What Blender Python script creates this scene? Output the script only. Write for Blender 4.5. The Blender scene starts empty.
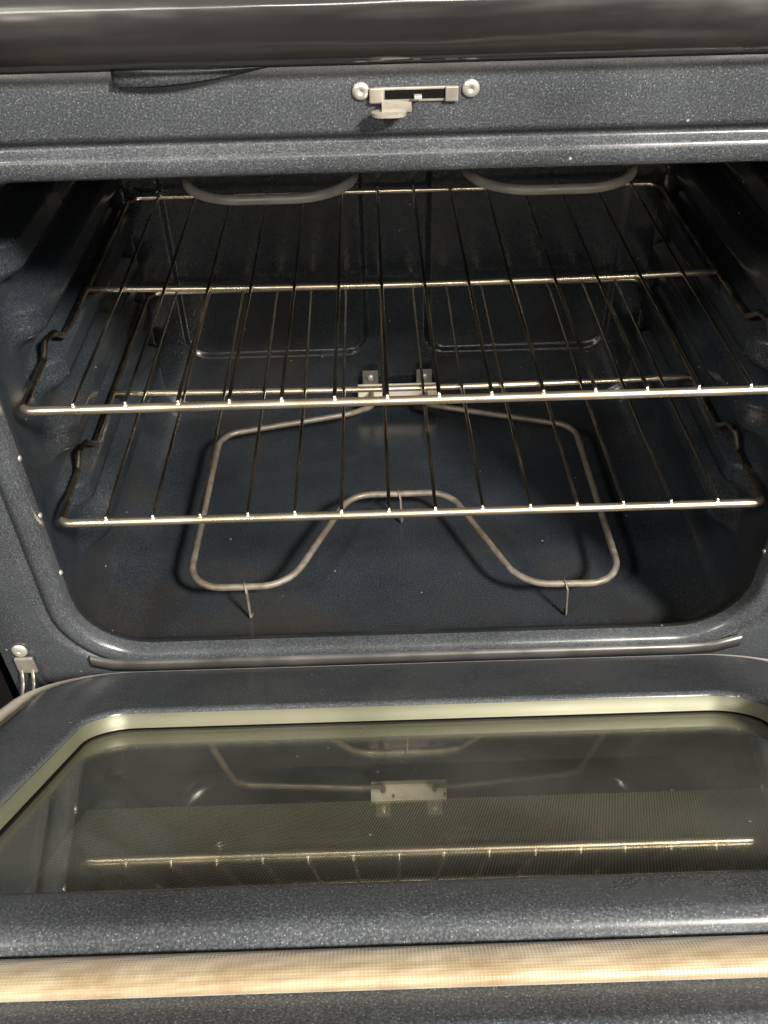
import bpy, bmesh, math, random
from mathutils import Vector, Matrix
random.seed(7)
S = bpy.context.scene
COL = S.collection
R = math.radians

# ---------------------------------------------------------------- camera
cam_d = bpy.data.cameras.new('camera')
cam_d.sensor_fit = 'VERTICAL'; cam_d.sensor_height = 24.0; cam_d.lens = 24.0 * 899.2 / 1024.0
cam_d.clip_start = 0.01; cam_d.clip_end = 100
cam = bpy.data.objects.new('camera', cam_d); COL.objects.link(cam)
cam.location = (-0.0286, -0.5451, 0.6843)
cam.rotation_euler = (0.85098, 0.01875, -0.02400)
S.camera = cam

# ---------------------------------------------------------------- world: dim showroom bounce light
w = bpy.data.worlds.new('World'); S.world = w; w.use_nodes = True
nt = w.node_tree; nt.nodes.clear()
out = nt.nodes.new('ShaderNodeOutputWorld'); bg = nt.nodes.new('ShaderNodeBackground')
tc = nt.nodes.new('ShaderNodeTexCoord'); sp = nt.nodes.new('ShaderNodeSeparateXYZ')
rp = nt.nodes.new('ShaderNodeValToRGB'); ns = nt.nodes.new('ShaderNodeTexNoise')
ns.inputs['Scale'].default_value = 3.2; ns.inputs['Detail'].default_value = 3
ad = nt.nodes.new('ShaderNodeMath'); ad.operation = 'MULTIPLY_ADD'
ad.inputs[1].default_value = 2.0; ad.inputs[2].default_value = -0.72
ad2 = nt.nodes.new('ShaderNodeMath'); ad2.operation = 'ADD'
nt.links.new(tc.outputs['Generated'], sp.inputs[0]); nt.links.new(tc.outputs['Generated'], ns.inputs['Vector'])
nt.links.new(ns.outputs['Fac'], ad.inputs[0]); nt.links.new(ad.outputs[0], ad2.inputs[0]); nt.links.new(sp.outputs['Z'], ad2.inputs[1])
e = rp.color_ramp.elements
e[0].position = 0.0; e[0].color = (0.035, 0.030, 0.028, 1)
e[1].position = 0.8; e[1].color = (1.0, 0.95, 0.86, 1)
m_ = e.new(0.3); m_.color = (0.36, 0.33, 0.29, 1)
nt.links.new(ad2.outputs[0], rp.inputs[0]); nt.links.new(rp.outputs[0], bg.inputs['Color'])
bg.inputs['Strength'].default_value = 0.40
nt.links.new(bg.outputs[0], out.inputs[0])

# ---------------------------------------------------------------- ceiling lamps of the showroom
def area(name, loc, target, sx, sy, power, col):
    d = bpy.data.lights.new(name, 'AREA'); d.shape = 'RECTANGLE'; d.size = sx; d.size_y = sy
    d.energy = power; d.color = col
    o = bpy.data.objects.new(name, d); COL.objects.link(o); o.location = loc
    o.rotation_euler = (Vector(target) - Vector(loc)).to_track_quat('-Z', 'Y').to_euler()
    return o
area('ceiling_lamp_right', (1.50, -1.75, 2.15), (0, 0, 0.15), 0.42, 0.42, 330, (1.0, 0.93, 0.82))
area('ceiling_lamp_left', (-1.75, -1.75, 2.15), (0, 0, 0.15), 0.32, 0.32, 62, (1.0, 0.93, 0.82))

for nm, lx in (('far_right', 1.9), ('far_middle', 0.1), ('far_left', -1.7)):
    area('ceiling_lamp_' + nm, (lx, -4.2, 2.1), (0, 0, 0.2), 1.35, 0.22, 27, (1.0, 0.92, 0.80))

S.view_settings.view_transform = 'Standard'; S.view_settings.look = 'None'
S.view_settings.exposure = 0.0; S.view_settings.gamma = 1.0
S.render.engine = 'CYCLES'
S.cycles.max_bounces = 12; S.cycles.transparent_max_bounces = 16; S.cycles.glossy_bounces = 8

# ---------------------------------------------------------------- helpers
def obj(name, verts, faces, mat, parent=None, smooth=True):
    me = bpy.data.meshes.new(name); me.from_pydata([tuple(v) for v in verts], [], faces); me.update()
    bm = bmesh.new(); bm.from_mesh(me); bmesh.ops.recalc_face_normals(bm, faces=bm.faces); bm.to_mesh(me); bm.free()
    if smooth:
        for p in me.polygons: p.use_smooth = True
    me.materials.append(mat)
    o = bpy.data.objects.new(name, me); COL.objects.link(o)
    if parent: o.parent = parent
    return o

def bmobj(name, bm, mat, parent=None, smooth=False):
    me = bpy.data.meshes.new(name); bm.to_mesh(me); bm.free()
    if smooth:
        for p in me.polygons: p.use_smooth = True
    me.materials.append(mat)
    o = bpy.data.objects.new(name, me); COL.objects.link(o)
    if parent: o.parent = parent
    return o

def box(name, lo, hi, mat, parent=None, bev=0.001, rot=None):
    bm = bmesh.new(); bmesh.ops.create_cube(bm, size=1)
    c = [(a + b) / 2 for a, b in zip(lo, hi)]; s = [b - a for a, b in zip(lo, hi)]
    for v in bm.verts: v.co = Vector((v.co.x * s[0], v.co.y * s[1], v.co.z * s[2]))
    if bev: bmesh.ops.bevel(bm, geom=bm.edges[:], offset=bev, segments=2, affect='EDGES', profile=0.6)
    M = Matrix.Translation(c)
    if rot: M = M @ rot
    bm.transform(M)
    return bmobj(name, bm, mat, parent)

def fillet(pts, rad, n=6, closed=False):
    pts = [Vector(p) for p in pts]; N = len(pts); outp = []
    if not isinstance(rad, (list, tuple)): rad = [rad] * N
    for i, p in enumerate(pts):
        if not closed and i in (0, N - 1): outp.append(p); continue
        a = pts[(i - 1) % N] - p; b = pts[(i + 1) % N] - p
        la, lb = a.length, b.length; a.normalize(); b.normalize()
        ang = a.angle(b)
        if ang > 3.1: outp.append(p); continue
        t = min(rad[i] / math.tan(ang / 2), la * 0.49, lb * 0.49)
        r = t * math.tan(ang / 2)
        c = p + (a + b).normalized() * (r / math.sin(ang / 2))
        v0 = p + a * t - c; v1 = p + b * t - c
        tot = v0.angle(v1); ax = v0.cross(v1).normalized()
        for k in range(n + 1):
            outp.append(c + Matrix.Rotation(tot * k / n, 3, ax) @ v0)
    return outp

def tube_data(path, r, seg=10, closed=False, rx=None, up=None):
    """sweep a round (or flattened: rx wide, r high) section along a path"""
    n = len(path); path = [Vector(p) for p in path]
    T = []
    for i in range(n):
        if closed: t = path[(i + 1) % n] - path[i - 1]
        else: t = path[min(i + 1, n - 1)] - path[max(i - 1, 0)]
        T.append(t.normalized())
    if up is None:
        nrm = T[0].orthogonal().normalized()
    V, F = [], []
    for i in range(n):
        if up is not None: nn = (Vector(up) - T[i] * T[i].dot(Vector(up))).normalized()
        else:
            nrm = (nrm - T[i] * nrm.dot(T[i])).normalized(); nn = nrm
        bb = T[i].cross(nn); ri = r[i] if isinstance(r, list) else r
        for k in range(seg):
            a = 2 * math.pi * k / seg
            V.append(path[i] + nn * (ri * math.cos(a)) + bb * ((rx or ri) * math.sin(a)))
    for i in range(n if closed else n - 1):
        j = (i + 1) % n
        for k in range(seg):
            F.append((i * seg + k, i * seg + (k + 1) % seg, j * seg + (k + 1) % seg, j * seg + k))
    if not closed:
        F.append(tuple(range(seg))); F.append(tuple((n - 1) * seg + k for k in range(seg)))
    return V, F

def tube(name, path, r, mat, parent=None, **kw):
    V, F = tube_data(path, r, **kw)
    return obj(name, V, F, mat, parent)

def roundrect(hw, z0, z1, r, nc=10, nx=40, nz=100):
    """loop of (a, b): bottom edge left->right, right edge up, top edge, left edge down"""
    P = []
    def edge(p, q, n):
        for k in range(n): t = k / n; P.append((p[0] + (q[0] - p[0]) * t, p[1] + (q[1] - p[1]) * t))
    def arc(cx, cz, a0):
        for k in range(nc): a = a0 + math.pi / 2 * k / nc; P.append((cx + r * math.cos(a), cz + r * math.sin(a)))
    edge((-hw + r, z0), (hw - r, z0), nx); arc(hw - r, z0 + r, -math.pi / 2)
    edge((hw, z0 + r), (hw, z1 - r), nz); arc(hw - r, z1 - r, 0)
    edge((hw - r, z1), (-hw + r, z1), nx); arc(-hw + r, z1 - r, math.pi / 2)
    edge((-hw, z1 - r), (-hw, z0 + r), nz); arc(-hw + r, z0 + r, math.pi)
    return P

def loft(rings, closed=True):
    n = len(rings[0]); V = [v for rg in rings for v in rg]; F = []
    for i in range(len(rings) - 1):
        for k in range(n if closed else n - 1):
            F.append((i * n + k, i * n + (k + 1) % n, (i + 1) * n + (k + 1) % n, (i + 1) * n + k))
    return V, F

def lathe(name, prof, loc, axis, mat, parent=None, seg=20):
    """prof: (radius, height) from the outer rim to the centre; axis = direction of height"""
    q = Vector((0, 0, 1)).rotation_difference(Vector(axis)); V, F = [], []
    for rr, h in prof:
        for k in range(seg):
            a = 2 * math.pi * k / seg
            V.append(Vector(loc) + q @ Vector((rr * math.cos(a), rr * math.sin(a), h)))
    for i in range(len(prof) - 1):
        for k in range(seg): F.append((i * seg + k, i * seg + (k + 1) % seg, (i + 1) * seg + (k + 1) % seg, (i + 1) * seg + k))
    F.append(tuple((len(prof) - 1) * seg + k for k in range(seg)))
    return obj(name, V, F, mat, parent)

def sstep(a, b, x):
    t = max(0.0, min(1.0, (x - a) / (b - a))); return t * t * (3 - 2 * t)

# ---------------------------------------------------------------- materials
def newmat(name):
    m = bpy.data.materials.new(name); m.use_nodes = True
    t = m.node_tree; b = t.nodes['Principled BSDF']
    return m, t, b
def N(t, kind, **inp):
    n = t.nodes.new(kind)
    for k, v in inp.items(): n.inputs[k.replace('_', ' ')].default_value = v
    return n
def mixc(t, fac, a, b, blend='MIX'):
    n = t.nodes.new('ShaderNodeMix'); n.data_type = 'RGBA'; n.blend_type = blend
    for sock, v in ((n.inputs[0], fac), (n.inputs[6], a), (n.inputs[7], b)):
        if hasattr(v, 'is_linked'): t.links.new(v, sock)
        else: sock.default_value = v
    return n.outputs[2]
def ramp(t, src, stops):
    n = t.nodes.new('ShaderNodeValToRGB'); el = n.color_ramp.elements
    el[0].position, el[0].color = stops[0]; el[1].position, el[1].color = stops[-1]
    for p, c in stops[1:-1]:
        q = el.new(p); q.color = c
    t.links.new(src, n.inputs[0]); return n.outputs[0]
def g(v): return (v, v, v, 1)

def enamel(name, base, speck, amount, stain=0.0, rough=0.16, haze=0.0):
    m, t, b = newmat(name); L = t.links.new
    tc = t.nodes.new('ShaderNodeTexCoord'); co = tc.outputs['Object']
    v = t.nodes.new('ShaderNodeTexVoronoi'); v.inputs['Scale'].default_value = 900; L(co, v.inputs['Vector'])
    d1 = ramp(t, v.outputs['Distance'], [(0.18, g(1)), (0.42, g(0))])
    sepc = t.nodes.new('ShaderNodeSeparateColor'); L(v.outputs['Color'], sepc.inputs[0])
    sel = ramp(t, sepc.outputs[0], [(1 - amount, g(0)), (1.0, g(1))])
    f1 = mixc(t, 1.0, d1, sel, 'MULTIPLY')
    n2 = t.nodes.new('ShaderNodeTexNoise'); n2.inputs['Scale'].default_value = 850; n2.inputs['Detail'].default_value = 2; L(co, n2.inputs['Vector'])
    f2 = ramp(t, n2.outputs['Fac'], [(0.42, g(0)), (0.72, g(0.9))])
    c1 = mixc(t, f2, base + (1,), tuple(x * 0.45 for x in speck) + (1,))
    c2 = mixc(t, f1, c1, speck + (1,))
    nb = t.nodes.new('ShaderNodeTexNoise'); nb.inputs['Scale'].default_value = 9; nb.inputs['Detail'].default_value = 6; nb.inputs['Roughness'].default_value = 0.6; L(co, nb.inputs['Vector'])
    fb = ramp(t, nb.outputs['Fac'], [(0.3, g(0.75)), (0.7, g(1.2))])
    c3 = mixc(t, 1.0, c2, fb, 'MULTIPLY')
    if stain:
        ng = t.nodes.new('ShaderNodeTexNoise'); ng.inputs['Scale'].default_value = 6; ng.inputs['Detail'].default_value = 8; ng.inputs['Roughness'].default_value = 0.7; L(co, ng.inputs['Vector'])
        fg = ramp(t, ng.outputs['Fac'], [(0.5, g(0)), (0.75, g(stain))])
        c3 = mixc(t, fg, c3, (0.035, 0.026, 0.016, 1))
    if stain:
        sx = t.nodes.new('ShaderNodeSeparateXYZ'); L(co, sx.inputs[0])
        gy = ramp(t, sx.outputs[1], [(0.05, g(1)), (0.13, g(0))]); gz = ramp(t, sx.outputs[2], [(0.02, g(1)), (0.10, g(0))])
        gm = mixc(t, 1.0, mixc(t, 1.0, gy, gz, 'MULTIPLY'), ramp(t, ng.outputs['Fac'], [(0.40, g(0.1)), (0.65, g(0.8))]), 'MULTIPLY')
        c3 = mixc(t, gm, c3, (0.017, 0.0145, 0.0105, 1))
    vd = t.nodes.new('ShaderNodeTexVoronoi'); vd.inputs['Scale'].default_value = 55; L(co, vd.inputs['Vector'])
    sd = t.nodes.new('ShaderNodeSeparateColor'); L(vd.outputs['Color'], sd.inputs[0])
    dd = mixc(t, 1.0, ramp(t, vd.outputs['Distance'], [(0.035, g(0.8)), (0.06, g(0))]), ramp(t, sd.outputs[1], [(0.72, g(0)), (0.8, g(1))]), 'MULTIPLY')
    c3 = mixc(t, dd, c3, (0.36, 0.34, 0.30, 1))
    L(c3, b.inputs['Base Color'])
    ro = ramp(t, nb.outputs['Fac'], [(0.3, g(rough * 0.7)), (0.75, g(rough * 1.6))]); L(ro, b.inputs['Roughness'])
    b.inputs['IOR'].default_value = 1.52
    bp = t.nodes.new('ShaderNodeBump'); bp.inputs['Strength'].default_value = 0.12; bp.inputs['Distance'].default_value = 0.0006
    no = t.nodes.new('ShaderNodeTexNoise'); no.inputs['Scale'].default_value = 160; no.inputs['Detail'].default_value = 3; L(co, no.inputs['Vector'])
    L(no.outputs['Fac'], bp.inputs['Height']); L(bp.outputs[0], b.inputs['Normal'])
    return m

def metal(name, col, rough, var=0.25, tarnish=None, scale=60, met=1.0):
    m, t, b = newmat(name); L = t.links.new
    tc = t.nodes.new('ShaderNodeTexCoord'); co = tc.outputs['Object']
    n = t.nodes.new('ShaderNodeTexNoise'); n.inputs['Scale'].default_value = scale; n.inputs['Detail'].default_value = 5; L(co, n.inputs['Vector'])
    f = ramp(t, n.outputs['Fac'], [(0.3, g(1 - var)), (0.7, g(1))])
    c = mixc(t, 1.0, col + (1,), f, 'MULTIPLY')
    if tarnish:
        n2 = t.nodes.new('ShaderNodeTexNoise'); n2.inputs['Scale'].default_value = 14; n2.inputs['Detail'].default_value = 4; L(co, n2.inputs['Vector'])
        c = mixc(t, ramp(t, n2.outputs['Fac'], [(0.42, g(0)), (0.65, g(0.7))]), c, tarnish + (1,))
    L(c, b.inputs['Base Color']); b.inputs['Metallic'].default_value = met
    L(ramp(t, n.outputs['Fac'], [(0.3, g(rough * 0.7)), (0.7, g(min(1, rough * 1.4)))]), b.inputs['Roughness'])
    return m

M = {}
M['enamel'] = enamel('navy_speckled_enamel', (0.0285, 0.0328, 0.0382), (0.175, 0.19, 0.205), 0.28, rough=0.24)
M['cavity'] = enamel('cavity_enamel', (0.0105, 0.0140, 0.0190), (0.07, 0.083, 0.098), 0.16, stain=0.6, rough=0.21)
M['chrome'] = metal('rack_chrome', (0.74, 0.66, 0.55), 0.22, 0.06, (0.50, 0.40, 0.30), scale=12)
M['bar'] = metal('rack_bar_chrome', (0.86, 0.76, 0.60), 0.27, 0.06, (0.62, 0.49, 0.35), scale=12, met=0.95)
M['rail'] = metal('rack_rail_shaded', (0.52, 0.45, 0.36), 0.26, 0.3, (0.28, 0.23, 0.17), scale=40)  # darker copy of the chrome: the rails' dark reflections put into the colour
M['element'] = metal('element_sheath', (0.19, 0.168, 0.14), 0.5, 0.5, (0.11, 0.085, 0.06), met=0.35, scale=110)
M['broil'] = metal('broil_sheath', (0.36, 0.35, 0.32), 0.5, 0.35, (0.24, 0.22, 0.19), met=0.3)
M['galv'] = metal('galvanised_steel', (0.36, 0.335, 0.285), 0.42, 0.25, met=0.6)
M['screw'] = metal('screw_steel', (0.52, 0.50, 0.45), 0.32, 0.2, met=0.6)
M['bezel'] = metal('bezel_steel', (0.135, 0.135, 0.095), 0.5, 0.25, scale=8, met=0.45)
M['trim'] = metal('satin_trim', (0.085, 0.083, 0.080), 0.35, 0.35, scale=25, met=0.4)
M['tab'] = metal('dull_steel_tab', (0.22, 0.205, 0.18), 0.45, 0.35, met=0.5)
M['plate'] = metal('bracket_steel', (0.80, 0.74, 0.62), 0.45, 0.2, met=0.3)
M['slot'] = newmat('slot_black')[0]; M['slot'].node_tree.nodes['Principled BSDF'].inputs['Base Color'].default_value = (0.004, 0.004, 0.004, 1)
M['slot'].node_tree.nodes['Principled BSDF'].inputs['Roughness'].default_value = 0.7
M['slot'].node_tree.nodes['Principled BSDF'].inputs['Specular IOR Level'].default_value = 0.05

def mk_panel():
    m, t, b = newmat('black_glossy_panel'); L = t.links.new
    tc = t.nodes.new('ShaderNodeTexCoord')
    n = t.nodes.new('ShaderNodeTexNoise'); n.inputs['Scale'].default_value = 12; n.inputs['Detail'].default_value = 5; L(tc.outputs['Object'], n.inputs['Vector'])
    b.inputs['Base Color'].default_value = (0.013, 0.012, 0.0115, 1)
    L(ramp(t, n.outputs['Fac'], [(0.3, g(0.10)), (0.75, g(0.32))]), b.inputs['Roughness'])
    b.inputs['IOR'].default_value = 2.3
    mp = t.nodes.new('ShaderNodeMapping'); mp.inputs['Scale'].default_value = (6, 22, 34); L(tc.outputs['Object'], mp.inputs['Vector'])
    wv = t.nodes.new('ShaderNodeTexNoise'); wv.inputs['Scale'].default_value = 1.6; wv.inputs['Detail'].default_value = 2; L(mp.outputs[0], wv.inputs['Vector'])
    bp = t.nodes.new('ShaderNodeBump'); bp.inputs['Strength'].default_value = 0.30; bp.inputs['Distance'].default_value = 0.004
    L(wv.outputs['Fac'], bp.inputs['Height']); L(bp.outputs[0], b.inputs['Normal'])
    return m
M['panel'] = mk_panel()
def mk_dark(name, c, r):
    m, t, b = newmat(name); L = t.links.new
    tc = t.nodes.new('ShaderNodeTexCoord'); n = t.nodes.new('ShaderNodeTexNoise'); n.inputs['Scale'].default_value = 30; L(tc.outputs['Object'], n.inputs['Vector'])
    L(ramp(t, n.outputs['Fac'], [(0.3, (c[0] * .7, c[1] * .7, c[2] * .7, 1)), (0.7, c + (1,))]), b.inputs['Base Color'])
    b.inputs['Roughness'].default_value = r
    return m
M['shell'] = mk_dark('black_painted_steel', (0.008, 0.008, 0.009), 0.5)
M['flap'] = mk_dark('dark_grey_trim', (0.045, 0.045, 0.047), 0.35)

def mk_gasket():
    m, t, b = newmat('woven_fibreglass_gasket'); L = t.links.new
    uvn = t.nodes.new('ShaderNodeUVMap'); uvn.uv_map = 'UVMap'
    sep = t.nodes.new('ShaderNodeSeparateXYZ'); L(uvn.outputs[0], sep.inputs[0])
    # herringbone knit: two crossing wave sets
    def wave(ax, ay, ph=0.0):
        a = N(t, 'ShaderNodeMath'); a.operation = 'MULTIPLY'; a.inputs[1].default_value = ax; L(sep.outputs[0], a.inputs[0])
        c = N(t, 'ShaderNodeMath'); c.operation = 'MULTIPLY_ADD'; c.inputs[1].default_value = ay; L(sep.outputs[1], c.inputs[0]); L(a.outputs[0], c.inputs[2])
        s = N(t, 'ShaderNodeMath'); s.operation = 'SINE'; L(c.outputs[0], s.inputs[0]); return s.outputs[0]
    k = 2 * math.pi * 0.7
    w1, w2, w3 = wave(k / 0.0022, k / 0.0022), wave(k / 0.0022, -k / 0.0022), wave(k / 0.02, k / 0.0045)
    mul = N(t, 'ShaderNodeMath'); mul.operation = 'MULTIPLY'; L(w1, mul.inputs[0]); L(w2, mul.inputs[1])
    addn = N(t, 'ShaderNodeMath'); addn.operation = 'ADD'; L(mul.outputs[0], addn.inputs[0]); L(w3, addn.inputs[1])
    mr = N(t, 'ShaderNodeMapRange'); mr.inputs[1].default_value = -2; mr.inputs[2].default_value = 2; L(addn.outputs[0], mr.inputs[0])
    n = N(t, 'ShaderNodeTexNoise', Scale=38, Detail=8, Roughness=0.7); tc = t.nodes.new('ShaderNodeTexCoord'); L(tc.outputs['Object'], n.inputs['Vector'])
    mp = N(t, 'ShaderNodeMapping'); mp.inputs['Scale'].default_value = (9, 160, 1); L(uvn.outputs[0], mp.inputs['Vector'])
    ns2 = N(t, 'ShaderNodeTexNoise', Scale=1.0, Detail=6, Roughness=0.65); L(mp.outputs[0], ns2.inputs['Vector'])
    c = mixc(t, mr.outputs[0], (0.185, 0.143, 0.082, 1), (0.25, 0.203, 0.128, 1))
    c = mixc(t, ramp(t, ns2.outputs['Fac'], [(0.38, g(0.0)), (0.62, g(0.75))]), c, (0.33, 0.283, 0.20, 1))
    c = mixc(t, ramp(t, n.outputs['Fac'], [(0.42, g(0)), (0.66, g(0.8))]), c, (0.17, 0.115, 0.06, 1))
    L(c, b.inputs['Base Color']); b.inputs['Roughness'].default_value = 0.42
    b.inputs['Sheen Weight'].default_value = 0.2
    bp = N(t, 'ShaderNodeBump', Strength=0.35, Distance=0.0006); L(mr.outputs[0], bp.inputs['Height']); L(bp.outputs[0], b.inputs['Normal'])
    return m
M['gasket'] = mk_gasket()

def mk_glass():
    m, t, b = newmat('coated_window_glass'); L = t.links.new; t.nodes.remove(b)
    o = t.nodes['Material Output']
    lw = N(t, 'ShaderNodeLayerWeight', Blend=0.5)
    p = N(t, 'ShaderNodeMath'); p.operation = 'POWER'; L(lw.outputs['Facing'], p.inputs[0]); p.inputs[1].default_value = 3.0
    ma = N(t, 'ShaderNodeMath'); ma.operation = 'MULTIPLY_ADD'; L(p.outputs[0], ma.inputs[0]); ma.inputs[1].default_value = 0.5; ma.inputs[2].default_value = 0.17
    tr = N(t, 'ShaderNodeBsdfTransparent'); tr.inputs[0].default_value = (0.93, 0.94, 0.89, 1)
    gl = N(t, 'ShaderNodeBsdfGlossy'); gl.inputs['Color'].default_value = (0.97, 0.96, 0.89, 1); gl.inputs['Roughness'].default_value = 0.012
    mx = N(t, 'ShaderNodeMixShader'); L(ma.outputs[0], mx.inputs[0]); L(tr.outputs[0], mx.inputs[1]); L(gl.outputs[0], mx.inputs[2])
    # fingerprints and dust: a faint diffuse film
    tc = t.nodes.new('ShaderNodeTexCoord'); n = N(t, 'ShaderNodeTexNoise', Scale=7, Detail=6); L(tc.outputs['Object'], n.inputs['Vector'])
    v = N(t, 'ShaderNodeTexVoronoi', Scale=45); L(tc.outputs['Object'], v.inputs['Vector'])
    dust = ramp(t, v.outputs['Distance'], [(0.02, g(0.5)), (0.05, g(0))])
    film = ramp(t, n.outputs['Fac'], [(0.35, g(0.030)), (0.72, g(0.11))])
    ff = mixc(t, 1.0, film, dust, 'ADD')
    df = N(t, 'ShaderNodeBsdfDiffuse'); df.inputs[0].default_value = (0.36, 0.37, 0.335, 1)
    m2 = N(t, 'ShaderNodeMixShader'); L(ff, m2.inputs[0]); L(mx.outputs[0], m2.inputs[1]); L(df.outputs[0], m2.inputs[2])
    L(m2.outputs[0], o.inputs['Surface'])
    return m
M['glass'] = mk_glass()

def mk_frit():
    """outer pane: black glass printed with a fine dot screen inside a rectangle"""
    m, t, b = newmat('dot_screen_outer_glass'); L = t.links.new
    tc = t.nodes.new('ShaderNodeTexCoord'); sep = t.nodes.new('ShaderNodeSeparateXYZ'); L(tc.outputs['Object'], sep.inputs[0])
    def lin(ax, ay):
        a = N(t, 'ShaderNodeMath'); a.operation = 'MULTIPLY'; a.inputs[1].default_value = ax; L(sep.outputs[0], a.inputs[0])
        c = N(t, 'ShaderNodeMath'); c.operation = 'MULTIPLY_ADD'; c.inputs[1].default_value = ay; L(sep.outputs[1], c.inputs[0]); L(a.outputs[0], c.inputs[2])
        s = N(t, 'ShaderNodeMath'); s.operation = 'SINE'; L(c.outputs[0], s.inputs[0]); return s.outputs[0]
    k = 2 * math.pi / 0.0026
    mul = N(t, 'ShaderNodeMath'); mul.operation = 'MULTIPLY'; L(lin(k * .87, k * .5), mul.inputs[0]); L(lin(-k * .5, k * .87), mul.inputs[1])
    dots = ramp(t, mul.outputs[0], [(0.0, g(0)), (0.22, g(1))])
    def inside(sock, lo, hi):
        a = N(t, 'ShaderNodeMath'); a.operation = 'GREATER_THAN'; a.inputs[1].default_value = lo; L(sock, a.inputs[0])
        c = N(t, 'ShaderNodeMath'); c.operation = 'LESS_THAN'; c.inputs[1].default_value = hi; L(sock, c.inputs[0])
        d = N(t, 'ShaderNodeMath'); d.operation = 'MULTIPLY'; L(a.outputs[0], d.inputs[0]); L(c.outputs[0], d.inputs[1]); return d.outputs[0]
    d = N(t, 'ShaderNodeMath'); d.operation = 'MULTIPLY'; L(inside(sep.outputs[0], -0.236, 0.236), d.inputs[0]); L(inside(sep.outputs[1], -0.47, -0.242), d.inputs[1])
    f = mixc(t, 1.0, dots, d.outputs[0], 'MULTIPLY')
    c = mixc(t, f, (0.010, 0.010, 0.009, 1), (0.50, 0.46, 0.36, 1))
    L(c, b.inputs['Base Color']); b.inputs['Roughness'].default_value = 0.45; b.inputs['Specular IOR Level'].default_value = 0.12
    return m
M['frit'] = mk_frit()

def label(o, lab, cat, group=None):
    o['label'] = lab; o['category'] = cat
    if group: o['group'] = group

# ================================================================ THE OVEN
oven = bpy.data.objects.new('oven', None); COL.objects.link(oven); oven.location = (0, 0, 0)
label(oven, 'navy speckled enamel oven with its door half open showing the cavity', 'oven')

# ---- front frame with rolled lip and gasket channel
def ring(hw, z0, z1, r, y): return [Vector((a, y, b)) for a, b in roundrect(hw, z0, z1, r)]
OP = (0.306, 0.040, 0.478, 0.062)
def off(o, y): return ring(OP[0] + o, OP[1] - o, OP[2] + o, max(OP[3] + o, 0.01), y)
FX, FZ0, FZ1 = 0.381, -0.055, 0.552
last = []
for a, b in roundrect(FX, FZ0, FZ1, 0.004): last.append(Vector((a, 0.0, b)))
rings = [[v + Vector((0, 0.02, 0)) for v in last], [v + Vector((0, 0.001, 0)) for v in last], [Vector((v.x * 0.997, 0, v.z * 0.998 + 0.0005)) for v in last]]
prof = [(0.046, 0.0), (0.028, 0.0), (0.0255, 0.0006), (0.0235, 0.0040), (0.0205, 0.0060), (0.0180, 0.0052), (0.0160, 0.0008), (0.0145, -0.0008),
        (0.011, -0.0016), (0.006, -0.0008), (0.003, 0.0005), (0.001, 0.0026), (0.0, 0.006), (-0.0005, 0.010), (-0.0005, 0.014)]
rings += [off(o, y) for o, y in prof]
V, F = loft(rings); obj('front_frame', V, F, M['enamel'], oven)

# ---- cavity liner with pressed rack guides
HW, ZT = 0.3165, 0.505
def guide(y, z):
    """inward depth of the pressed rack guides on the side walls"""
    d = 0.0
    for k in range(-2, 5):
        zr = 0.1775 + 0.0575 * k
        lo, hi = zr + 0.020, zr + 0.0535
        if z < lo - 0.01 or z > hi + 0.008: continue
        fz = sstep(lo - 0.006, lo + 0.010, z) * (1 - sstep(hi - 0.004, hi + 0.003, z))
        y0 = 0.085 + 0.012 * math.sin(k * 1.7)
        fy = sstep(y0, y0 + 0.028, y) * (1 - sstep(0.425, 0.45, y))
        d = max(d, 0.0235 * fz * fy)
    return d
ys = [(0.014, 0), (0.018, 0.02), (0.024, 0.16), (0.036, 0.55), (0.048, 0.90), (0.056, 0.98), (0.064, 1.0)]
rings = []
for y, s in ys:
    rings.append(ring(OP[0] - 0.0005 + (HW - OP[0] + 0.0005) * s, OP[1] + 0.0005 + (0.0 - OP[1] - 0.0005) * s, OP[2] - 0.0005 + (ZT - OP[2] + 0.0005) * s, 0.0615 - 0.008 * s, y))
ny = 78
for i in range(1, ny + 1):
    y = 0.064 + (0.432 - 0.064) * i / ny
    rg = []
    for v in ring(HW, 0.0, ZT, 0.0535, y):
        if abs(v.x) > HW - 0.012:
            d = guide(y, v.z); v.x -= math.copysign(d, v.x)
        rg.append(v)
    rings.append(rg)
for k in range(1, 6):
    a = math.pi / 2 * k / 5; s = 0.026 * (1 - math.cos(a))
    rings.append(ring(HW - s, s * 0.9, ZT - s, 0.0535, 0.432 + 0.026 * math.sin(a)))
V, F = loft(rings); obj('cavity_liner', V, F, M['cavity'], oven)

# ---- back wall with two pressed panels
def sdrr(x, z, x0, x1, z0, z1, r):
    cx, cz = (x0 + x1) / 2, (z0 + z1) / 2
    qx, qz = abs(x - cx) - (x1 - x0) / 2 + r, abs(z - cz) - (z1 - z0) / 2 + r
    return min(max(qx, qz), 0) + math.hypot(max(qx, 0), max(qz, 0)) - r
V, F = [], []; nx, nz = 260, 200
for j in range(nz + 1):
    for i in range(nx + 1):
        x = -0.302 + 0.604 * i / nx; z = 0.008 + 0.485 * j / nz
        d = min(sdrr(x, z, -0.268, -0.034, 0.077, 0.44, 0.03), sdrr(x, z, 0.034, 0.268, 0.077, 0.44, 0.03))
        V.append((x, 0.4520 + 0.0060 * (1 - sstep(-0.009, 0.0, d)), z))
for j in range(nz):
    for i in range(nx):
        a = j * (nx + 1) + i; F.append((a, a + 1, a + nx + 2, a + nx + 1))
obj('back_wall', V, F, M['cavity'], oven)

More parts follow.
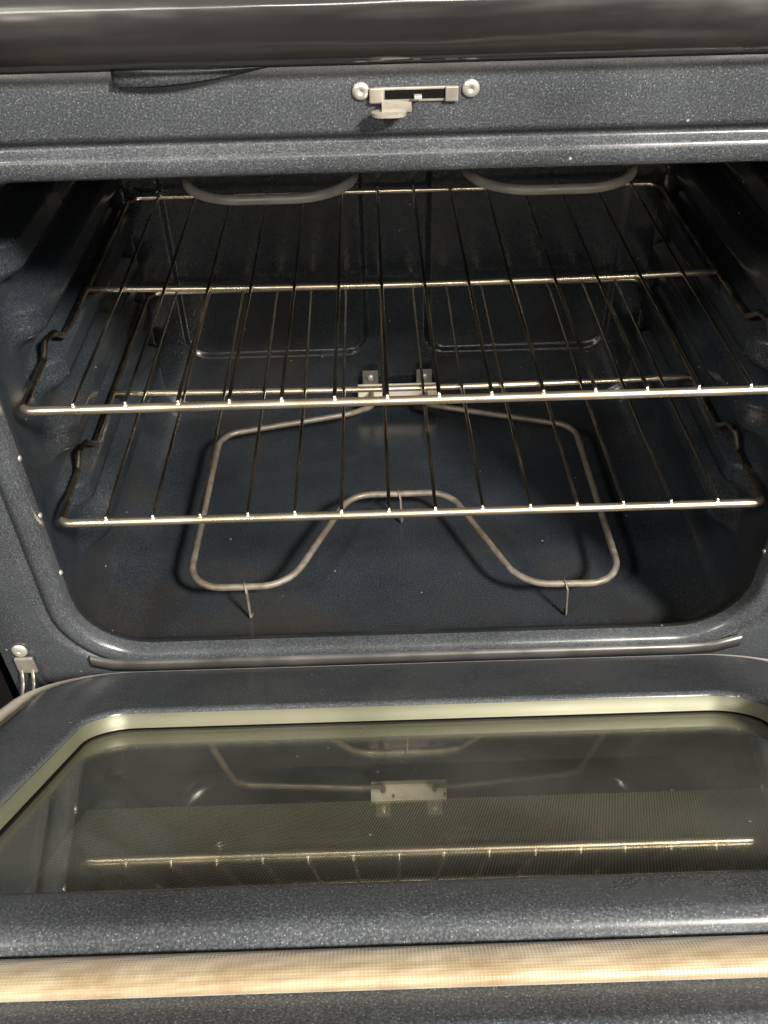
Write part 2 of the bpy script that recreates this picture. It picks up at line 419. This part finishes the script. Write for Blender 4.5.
# ---- bake element with feet, terminal bracket
ZE = 0.035
pb = [(-0.034, 0.456, 0.026), (-0.034, 0.405, 0.030), (-0.062, 0.384, ZE), (-0.219, 0.347, ZE), (-0.223, 0.088, ZE), (-0.122, 0.088, ZE), (-0.060, 0.226, ZE),
      (0.050, 0.226, ZE), (0.112, 0.080, ZE), (0.213, 0.078, ZE), (0.213, 0.345, ZE), (0.060, 0.392, ZE), (0.036, 0.408, 0.030), (0.036, 0.456, 0.026)]
be = tube('bake_element', fillet(pb, [0, .012, .02, .03, .034, .046, .036, .036, .046, .034, .03, .02, .012, 0], 8), 0.0036, M['element'], oven, seg=12)
for (fx, fy) in ((-0.163, 0.088), (0.157, 0.079), (-0.004, 0.226)):
    path = fillet([(fx - 0.003, fy + 0.006, ZE - 0.001), (fx - 0.002, fy, ZE + 0.0048), (fx, fy - 0.007, ZE - 0.002), (fx + 0.001, fy - 0.012, 0.0015), (fx + 0.003, fy - 0.004, 0.0012)], 0.003, 4)
    tube('foot', path, 0.0008, M['element'], be, seg=8, rx=0.0020)
tb = box('terminal_bracket', (-0.051, 0.4400, 0.0190), (0.052, 0.4420, 0.0405), M['plate'], oven, 0.0006)
box('lower_flange', (-0.050, 0.4280, 0.0172), (0.051, 0.4420, 0.0186), M['galv'], tb, 0.0004)
for tx in (-0.0335, 0.036):
    box('tab', (tx - 0.011, 0.4425, 0.0380), (tx + 0.009, 0.4440, 0.0600), M['tab'], tb, 0.0006)
    lathe('screw', [(0.0045, 0), (0.0045, 0.0012), (0.0035, 0.0026), (0.0012, 0.003)], (tx - 0.001, 0.4425, 0.0500), (0, -1, 0), M['screw'], tb, 14)
    lathe('rivet', [(0.0022, 0), (0.002, 0.0008), (0.001, 0.0012)], (tx + 0.013, 0.4400, 0.034), (0, -1, 0), M['slot'], tb, 12)

# ---- broil element under the ceiling of the cavity
ZB = 0.42
pq = [(-0.172, 0.456, ZB + .012), (-0.172, 0.40, ZB), (-0.170, 0.113, ZB), (-0.040, 0.113, ZB), (-0.040, 0.36, ZB), (0.048, 0.36, ZB), (0.048, 0.117, ZB), (0.178, 0.117, ZB), (0.178, 0.40, ZB), (0.178, 0.456, ZB + .012)]
br = tube('broil_element', fillet(pq, [0, .02, .046, .046, .035, .035, .046, .046, .02, 0], 10), 0.0038, M['broil'], oven, seg=12)
for hx, hy in ((-0.171, 0.33), (0.178, 0.33)):
    tube('hanger', [(hx, hy, ZB + .003), (hx, hy + .002, ZB + .03), (hx, hy + .004, ZT - 0.002)], 0.0014, M['galv'], br, seg=8)

# ---- small screws along the inside of the opening
for x, z in ((-0.3045, 0.262), (-0.3045, 0.203), (-0.3045, 0.137), (-0.3045, 0.325), (0.3045, 0.262), (0.3045, 0.203), (0.3045, 0.137), (0.3045, 0.325)):
    sg = 1 if x < 0 else -1
    lathe('rivet', [(0.0026, -0.0014), (0.0024, 0.0004), (0.0012, 0.0011)], (x - sg * 0.0008, 0.0125, z), (sg, -0.1, 0), M['screw'], oven, 12)

# ---- satin trim strip along the sill of the opening
bm = bmesh.new(); prs = []
xs = [-0.3000, -0.2985, -0.2800] + [-0.28 + 0.56 * k / 20 for k in range(1, 20)] + [0.2800, 0.3035, 0.3050]
secs = []
for k, x in enumerate(xs):
    lift = 0.010 * max(0, (abs(x) - 0.262) / 0.04) ** 2
    e_ = 0.0012 if k in (0, len(xs) - 1) else 0.0
    secs.append([Vector((x, -0.0010, 0.0195 + lift)), Vector((x, -0.0046 + e_, 0.0210 + lift + e_)), Vector((x, -0.0050 + e_, 0.0300 + lift - e_)), Vector((x, -0.0036, 0.0322 + lift - e_)), Vector((x, -0.0008, 0.0330 + lift - e_))])
V, F = loft(secs, False); F += [tuple(range(5)), tuple(len(V) - 5 + k for k in range(5))]
obj('sill_trim', V, F, M['trim'], oven)

# ---- door lock in the top rail
lk = bpy.data.objects.new('door_lock', None)
def plate(name, x0, x1, z0, z1, y0, y1, mat, parent, bev=0.0006): return box(name, (x0, y0, z0), (x1, y1, z1), mat, parent, bev)
lk = plate('door_lock', -0.0245, 0.0235, 0.5205, 0.5285, -0.0012, 0.0005, M['galv'], oven)
plate('slot', -0.0180, 0.0165, 0.5224, 0.5272, -0.0018, -0.0010, M['slot'], lk, 0.0003)  # raised black strip, the slot's inner shade put into its colour
plate('end_block', 0.0165, 0.0240, 0.5205, 0.5288, -0.0030, -0.0013, M['galv'], lk, 0.0008)
plate('end_block', -0.0270, -0.0190, 0.5205, 0.5288, -0.0030, -0.0013, M['galv'], lk, 0.0008)
plate('latch_pin', -0.0015, 0.0030, 0.5228, 0.5250, -0.0060, -0.0019, M['screw'], lk, 0.0005)
# lever: stepped tongue hanging forward out of the slot
lev = [(-0.020, -0.002, 0.5222), (-0.003, -0.0045, 0.5215), (-0.003, -0.0085, 0.5190), (-0.020, -0.0085, 0.5190)]
V = [Vector(p) for p in lev] + [Vector(p) + Vector((0, 0, -0.0016)) for p in lev]
obj('lever', V, [(0, 1, 2, 3), (7, 6, 5, 4), (0, 4, 5, 1), (1, 5, 6, 2), (2, 6, 7, 3), (3, 7, 4, 0)], M['galv'], lk, False)
V, F = [], []
for lvl, zz in enumerate((0.5176, 0.5156)):
    for k in range(24):
        a = 2 * math.pi * k / 24
        xx = 0.0100 * math.copysign(abs(math.cos(a)) ** 0.6, math.cos(a)); yy = 0.0052 * math.sin(a)
        V.append((-0.0160 + xx, -0.0085 + yy, zz))
for k in range(24): F.append((k, (k + 1) % 24, 24 + (k + 1) % 24, 24 + k))
F += [tuple(range(24)), tuple(range(24, 48))]
obj('lever_pad', V, F, M['galv'], lk, False)
for sx in (-0.0318, 0.0312):
    s = lathe('screw', [(0.0050, 0), (0.0050, 0.0006), (0.0044, 0.0012), (0.0030, 0.0017), (0.0013, 0.0018), (0.0010, 0.0010)], (sx, -0.0004, 0.5268), (0, -1, 0), M['screw'], lk, 24)

# ---- control panel overhanging the top of the frame
pr = [(0.004, 0.5470), (-0.012, 0.5455), (-0.022, 0.5462), (-0.0285, 0.5490), (-0.0325, 0.5535), (-0.0345, 0.5590), (-0.0350, 0.5650), (-0.0348, 0.5780), (-0.0335, 0.5815), (-0.0300, 0.5840),
      (-0.0240, 0.5865), (-0.0130, 0.608), (-0.004, 0.65), (0.01, 0.70), (0.06, 0.705), (0.06, 0.60)]
nxs = 60; V, F = [], []
for i in range(nxs + 1):
    x = -0.384 + 0.768 * i / nxs
    for y, z in pr: V.append((x, y + 0.016, z - 0.0035))
n = len(pr)
for i in range(nxs):
    for k in range(n - 1): F.append((i * n + k, i * n + k + 1, (i + 1) * n + k + 1, (i + 1) * n + k))
obj('control_panel', V, F, M['panel'], oven)
# curved trim flap hanging under the panel
V, F = [], []; n = 26
for i in range(n + 1):
    t = i / n; x = -0.171 + 0.088 * t
    zl = 0.5335 + 0.0085 * (t ** 2.0) ; zt = 0.5425
    y = -0.004 - 0.004 * math.sin(math.pi * min(1, t * 1.1)) * (1 - t * 0.5)
    for dy in (0, 0.0018):
        V += [(x, y + dy, zl), (x, y * 0.4 + dy, zt)]
for i in range(n):
    a, b = i * 4, i * 4 + 4
    F += [(a, a + 1, b + 1, b), (a + 2, b + 2, b + 3, a + 3), (a, b, b + 2, a + 2)]
F.append((0, 2, 3, 1))
obj('trim_flap', V, F, M['enamel'], oven)

# ---- body shell behind the frame
bm = bmesh.new()
def quad(*p): bm.faces.new([bm.verts.new(q) for q in p])
X, Y0, Y1, Z0, Z1 = 0.402, 0.021, 0.62, -0.30, 0.70
quad((-X, Y0, Z0), (-X, Y1, Z0), (-X, Y1, Z1), (-X, Y0, Z1)); quad((X, Y0, Z0), (X, Y0, Z1), (X, Y1, Z1), (X, Y1, Z0))
quad((-X, Y1, Z0), (X, Y1, Z0), (X, Y1, Z1), (-X, Y1, Z1)); quad((-X, Y0, Z0), (X, Y0, Z0), (X, Y1, Z0), (-X, Y1, Z0)); quad((-X, 0.06, Z1), (-X, Y1, Z1), (X, Y1, Z1), (X, 0.06, Z1))
bmobj('body_shell', bm, M['shell'], oven)
box('lower_front', (-0.381, 0.004, -0.30), (0.381, 0.018, -0.060), M['shell'], oven, 0.003)

# ================================================================ the half-open door (part of the oven)
TH = R(36.0); D0 = 0.0125
def dring(hw, u0, u1, r, w_, nz=40): return [Vector((a, -b, w_)) for a, b in roundrect(hw, u0, u1, r, 10, 40, nz)]
rings = [dring(0.2505, .1765, .4465, .0335, -0.0005), dring(0.2505, .1765, .4465, .0335, .0120), dring(0.2512, .1758, .4472, .0342, .0138), dring(0.2530, .1740, .4490, .036, .0149), dring(0.256, .171, .452, .039, .0152),
         dring(0.275, .130, .461, .05, .0155), dring(0.295, .085, .471, .058, .0153), dring(0.304, .069, .4765, .060, .0150), dring(0.309, .064, .4800, .062, .0140), dring(0.3120, .0610, .4825, .0635, .0122),
         dring(0.3135, .0595, .4838, .0645, .0090), dring(0.3140, .0590, .4843, .065, .0010), dring(0.3145, .0585, .4847, .065, .0002),
         dring(0.336, .034, .522, .05, 0.0002), dring(0.3395, .031, .526, .05, 0.0006), dring(0.343, .028, .530, .05, 0.0002), dring(0.345, .026, .5325, .05, -0.0020), dring(0.3455, .0255, .5335, .05, -0.0060), dring(0.3455, .0255, .5335, .05, -0.0200)]
V, F = loft(rings)
door = obj('door', V, F, M['enamel'], oven)
door.location = (0, D0 * math.sin(TH), D0 * math.cos(TH)); door.rotation_euler = (-TH, 0, 0)
door['label'] = 'half open oven door with speckled enamel liner and window'
# gasket
path = [Vector((a, -b, 0.0035)) for a, b in roundrect(0.3270, .0460, .4970, .07, 16, 60, 60)]
V, F = tube_data(path, 0.0055, seg=18, closed=True, rx=0.0118, up=(0, 0, 1))
gk = obj('gasket', V, F, M['gasket'], door)
uv = gk.data.uv_layers.new(name='UVMap')
cum = [0]
for i in range(len(path)): cum.append(cum[-1] + (path[(i + 1) % len(path)] - path[i]).length)
for p in gk.data.polygons:
    vi = list(p.vertices); wrap_i = max(v // 18 for v in vi) - min(v // 18 for v in vi) > 1; wrap_k = max(v % 18 for v in vi) - min(v % 18 for v in vi) > 1
    for li, v in zip(p.loop_indices, vi):
        i, k = v // 18, v % 18
        if wrap_i and i == 0: i = len(path)
        if wrap_k and k == 0: k = 18
        uv.data[li].uv = (cum[i], k / 18 * 0.066)
# window well, inner pane, outer dot-screen pane
rings = [dring(0.2500, .1770, .4460, .033, .0118), dring(0.2498, .1772, .4458, .033, .0030), dring(0.2485, .1785, .4445, .032, .0016), dring(0.2485, .1785, .4445, .032, 0.0004)]
V, F = loft(rings); obj('window_bezel', V, F, M['bezel'], door)
rings = [dring(0.2484, .1786, .4444, .032, .0012), dring(0.2470, .1800, .4430, .031, .0014), dring(0.2462, .1808, .4422, .030, .0003)]
V, F = loft(rings); obj('window_seal', V, F, M['slot'], door)
rings = [dring(0.2485, .1785, .4445, .032, -0.0018), dring(0.250, .177, .446, .032, -0.0060), dring(0.250, .177, .446, .032, -0.0340)]
V, F = loft(rings); obj('window_well', V, F, M['shell'], door)
def slab(name, hw, u0, u1, r, w0, w1, mat):
    a = dring(hw, u0, u1, r, w1); b = dring(hw, u0, u1, r, w0); n = len(a)
    V, F = loft([b, a]); F += [tuple(range(n)), tuple(range(n, 2 * n))]
    return obj(name, V, F, mat, door, False)
slab('window_pane', 0.2483, .1787, .4443, .0315, -0.0016, 0.0, M['glass'])
slab('outer_pane', 0.262, .165, .458, .03, -0.0390, -0.0345, M['frit'])
bm = bmesh.new()
X, U0, U1, W0, W1 = 0.352, 0.018, 0.540, -0.058, -0.010
quad((-X, -U0, W0), (-X, -U1, W0), (-X, -U1, W1), (-X, -U0, W1)); quad((X, -U0, W0), (X, -U0, W1), (X, -U1, W1), (X, -U1, W0))
quad((-X, -U0, W0), (X, -U0, W0), (X, -U1, W0), (-X, -U1, W0)); quad((-X, -U0, W0), (-X, -U0, W1), (X, -U0, W1), (X, -U0, W0)); quad((-X, -U1, W0), (X, -U1, W0), (X, -U1, W1), (-X, -U1, W1))
bmobj('outer_shell', bm, M['shell'], door)
# hinge arms
for s in (-1, 1):
    h = box('hinge_arm', (s * 0.360 - 0.0085, -0.0050, 0.024), (s * 0.360 + 0.0085, -0.0015, 0.044), M['galv'], oven, 0.0012)
    lathe('screw', [(0.0072, 0), (0.0072, 0.0008), (0.006, 0.0018), (0.003, 0.0024), (0.0016, 0.0025), (0.0012, 0.0014)], (s * 0.3615, -0.0012, 0.052), (0, -1, 0.1), M['screw'], h, 20)
    for dx in (-0.006, 0.004):
        path = fillet([(s * 0.360 + dx, -0.0035, 0.028), (s * 0.360 + dx, -0.010, 0.016), (s * 0.3585 + dx, -0.030, 0.004), (s * 0.357 + dx, -0.040, -0.012)], 0.01, 5)
        tube('prong', path, 0.0011, M['galv'], h, seg=8, rx=0.0028)

# ================================================================ the racks (loose things)
def make_rack(z, lab):
    t = bpy.data.objects.new('oven_rack', None); COL.objects.link(t); t.location = (0, 0.03, z)
    label(t, lab, 'oven rack', 'wire oven racks')
    D, A, B = 0.4125, 0.300, 0.2945
    pts = [(-A, 0, 0), (A, 0, 0), (A + .001, .072, .001), (A + .002, .088, .010), (B + .004, .103, .010), (B, .112, 0), (B, D, 0), (-B, D, 0), (-B, .112, 0), (-B - .004, .103, .010), (-A - .002, .088, .010), (-A - .001, .072, .001)]
    rad = [.009, .009, .01, .005, .005, .01, .014, .014, .01, .005, .005, .01]
    fp = fillet(pts, rad, 6, True)
    fp2 = []
    for k, p in enumerate(fp):                                   # extra points along the rails so the thickness can change
        q = fp[(k + 1) % len(fp)]; m = max(1, int((q - p).length / 0.03))
        fp2 += [p.lerp(q, j / m) for j in range(m)]
    rr = [0.0025 + 0.0011 * (1 - sstep(0.002, 0.03, p.y)) + 0.0004 * sstep(D - 0.03, D, p.y) for p in fp2]
    fr = tube('frame', fp2, rr, M['bar'], t, seg=12, closed=True)
    fr.data.materials.append(M['rail'])
    for p in fr.data.polygons:
        if 0.004 < p.center.y < D - 0.004: p.material_index = 1
    sag = lambda x: -0.0042 * (1 - (x / B) ** 2)
    tube('middle_bar', [(-B + 2 * B * k / 16, 0.198, sag(-B + 2 * B * k / 16)) for k in range(17)], 0.0031, M['bar'], t, seg=10)
    for i in range(14):
        x = -0.26 + 0.04 * i + random.uniform(-0.0006, 0.0006); top = 0.0049
        path = fillet([(x, -0.0008, 0.0016), (x, 0.0010, top), (x + random.uniform(-.0006, .0006), 0.198, sag(x) + 0.0046), (x + random.uniform(-.0008, .0008), D - .001, top), (x, D, 0.0020)], [0, .0015, .2, .0015, 0], 5)
        tube('wire', path, 0.0016, M['chrome'], t, seg=8)
        lathe('weld', [(0.0023, 0.0), (0.0021, 0.0010), (0.0011, 0.0017)], (x, 0.0002, 0.0026), (0, -0.25, 1), M['bar'], t, 10)
    return t
make_rack(0.178, 'lower chrome wire oven rack, just above the heating element')
make_rack(0.2935, 'upper chrome wire oven rack, nearest the top of the oven')
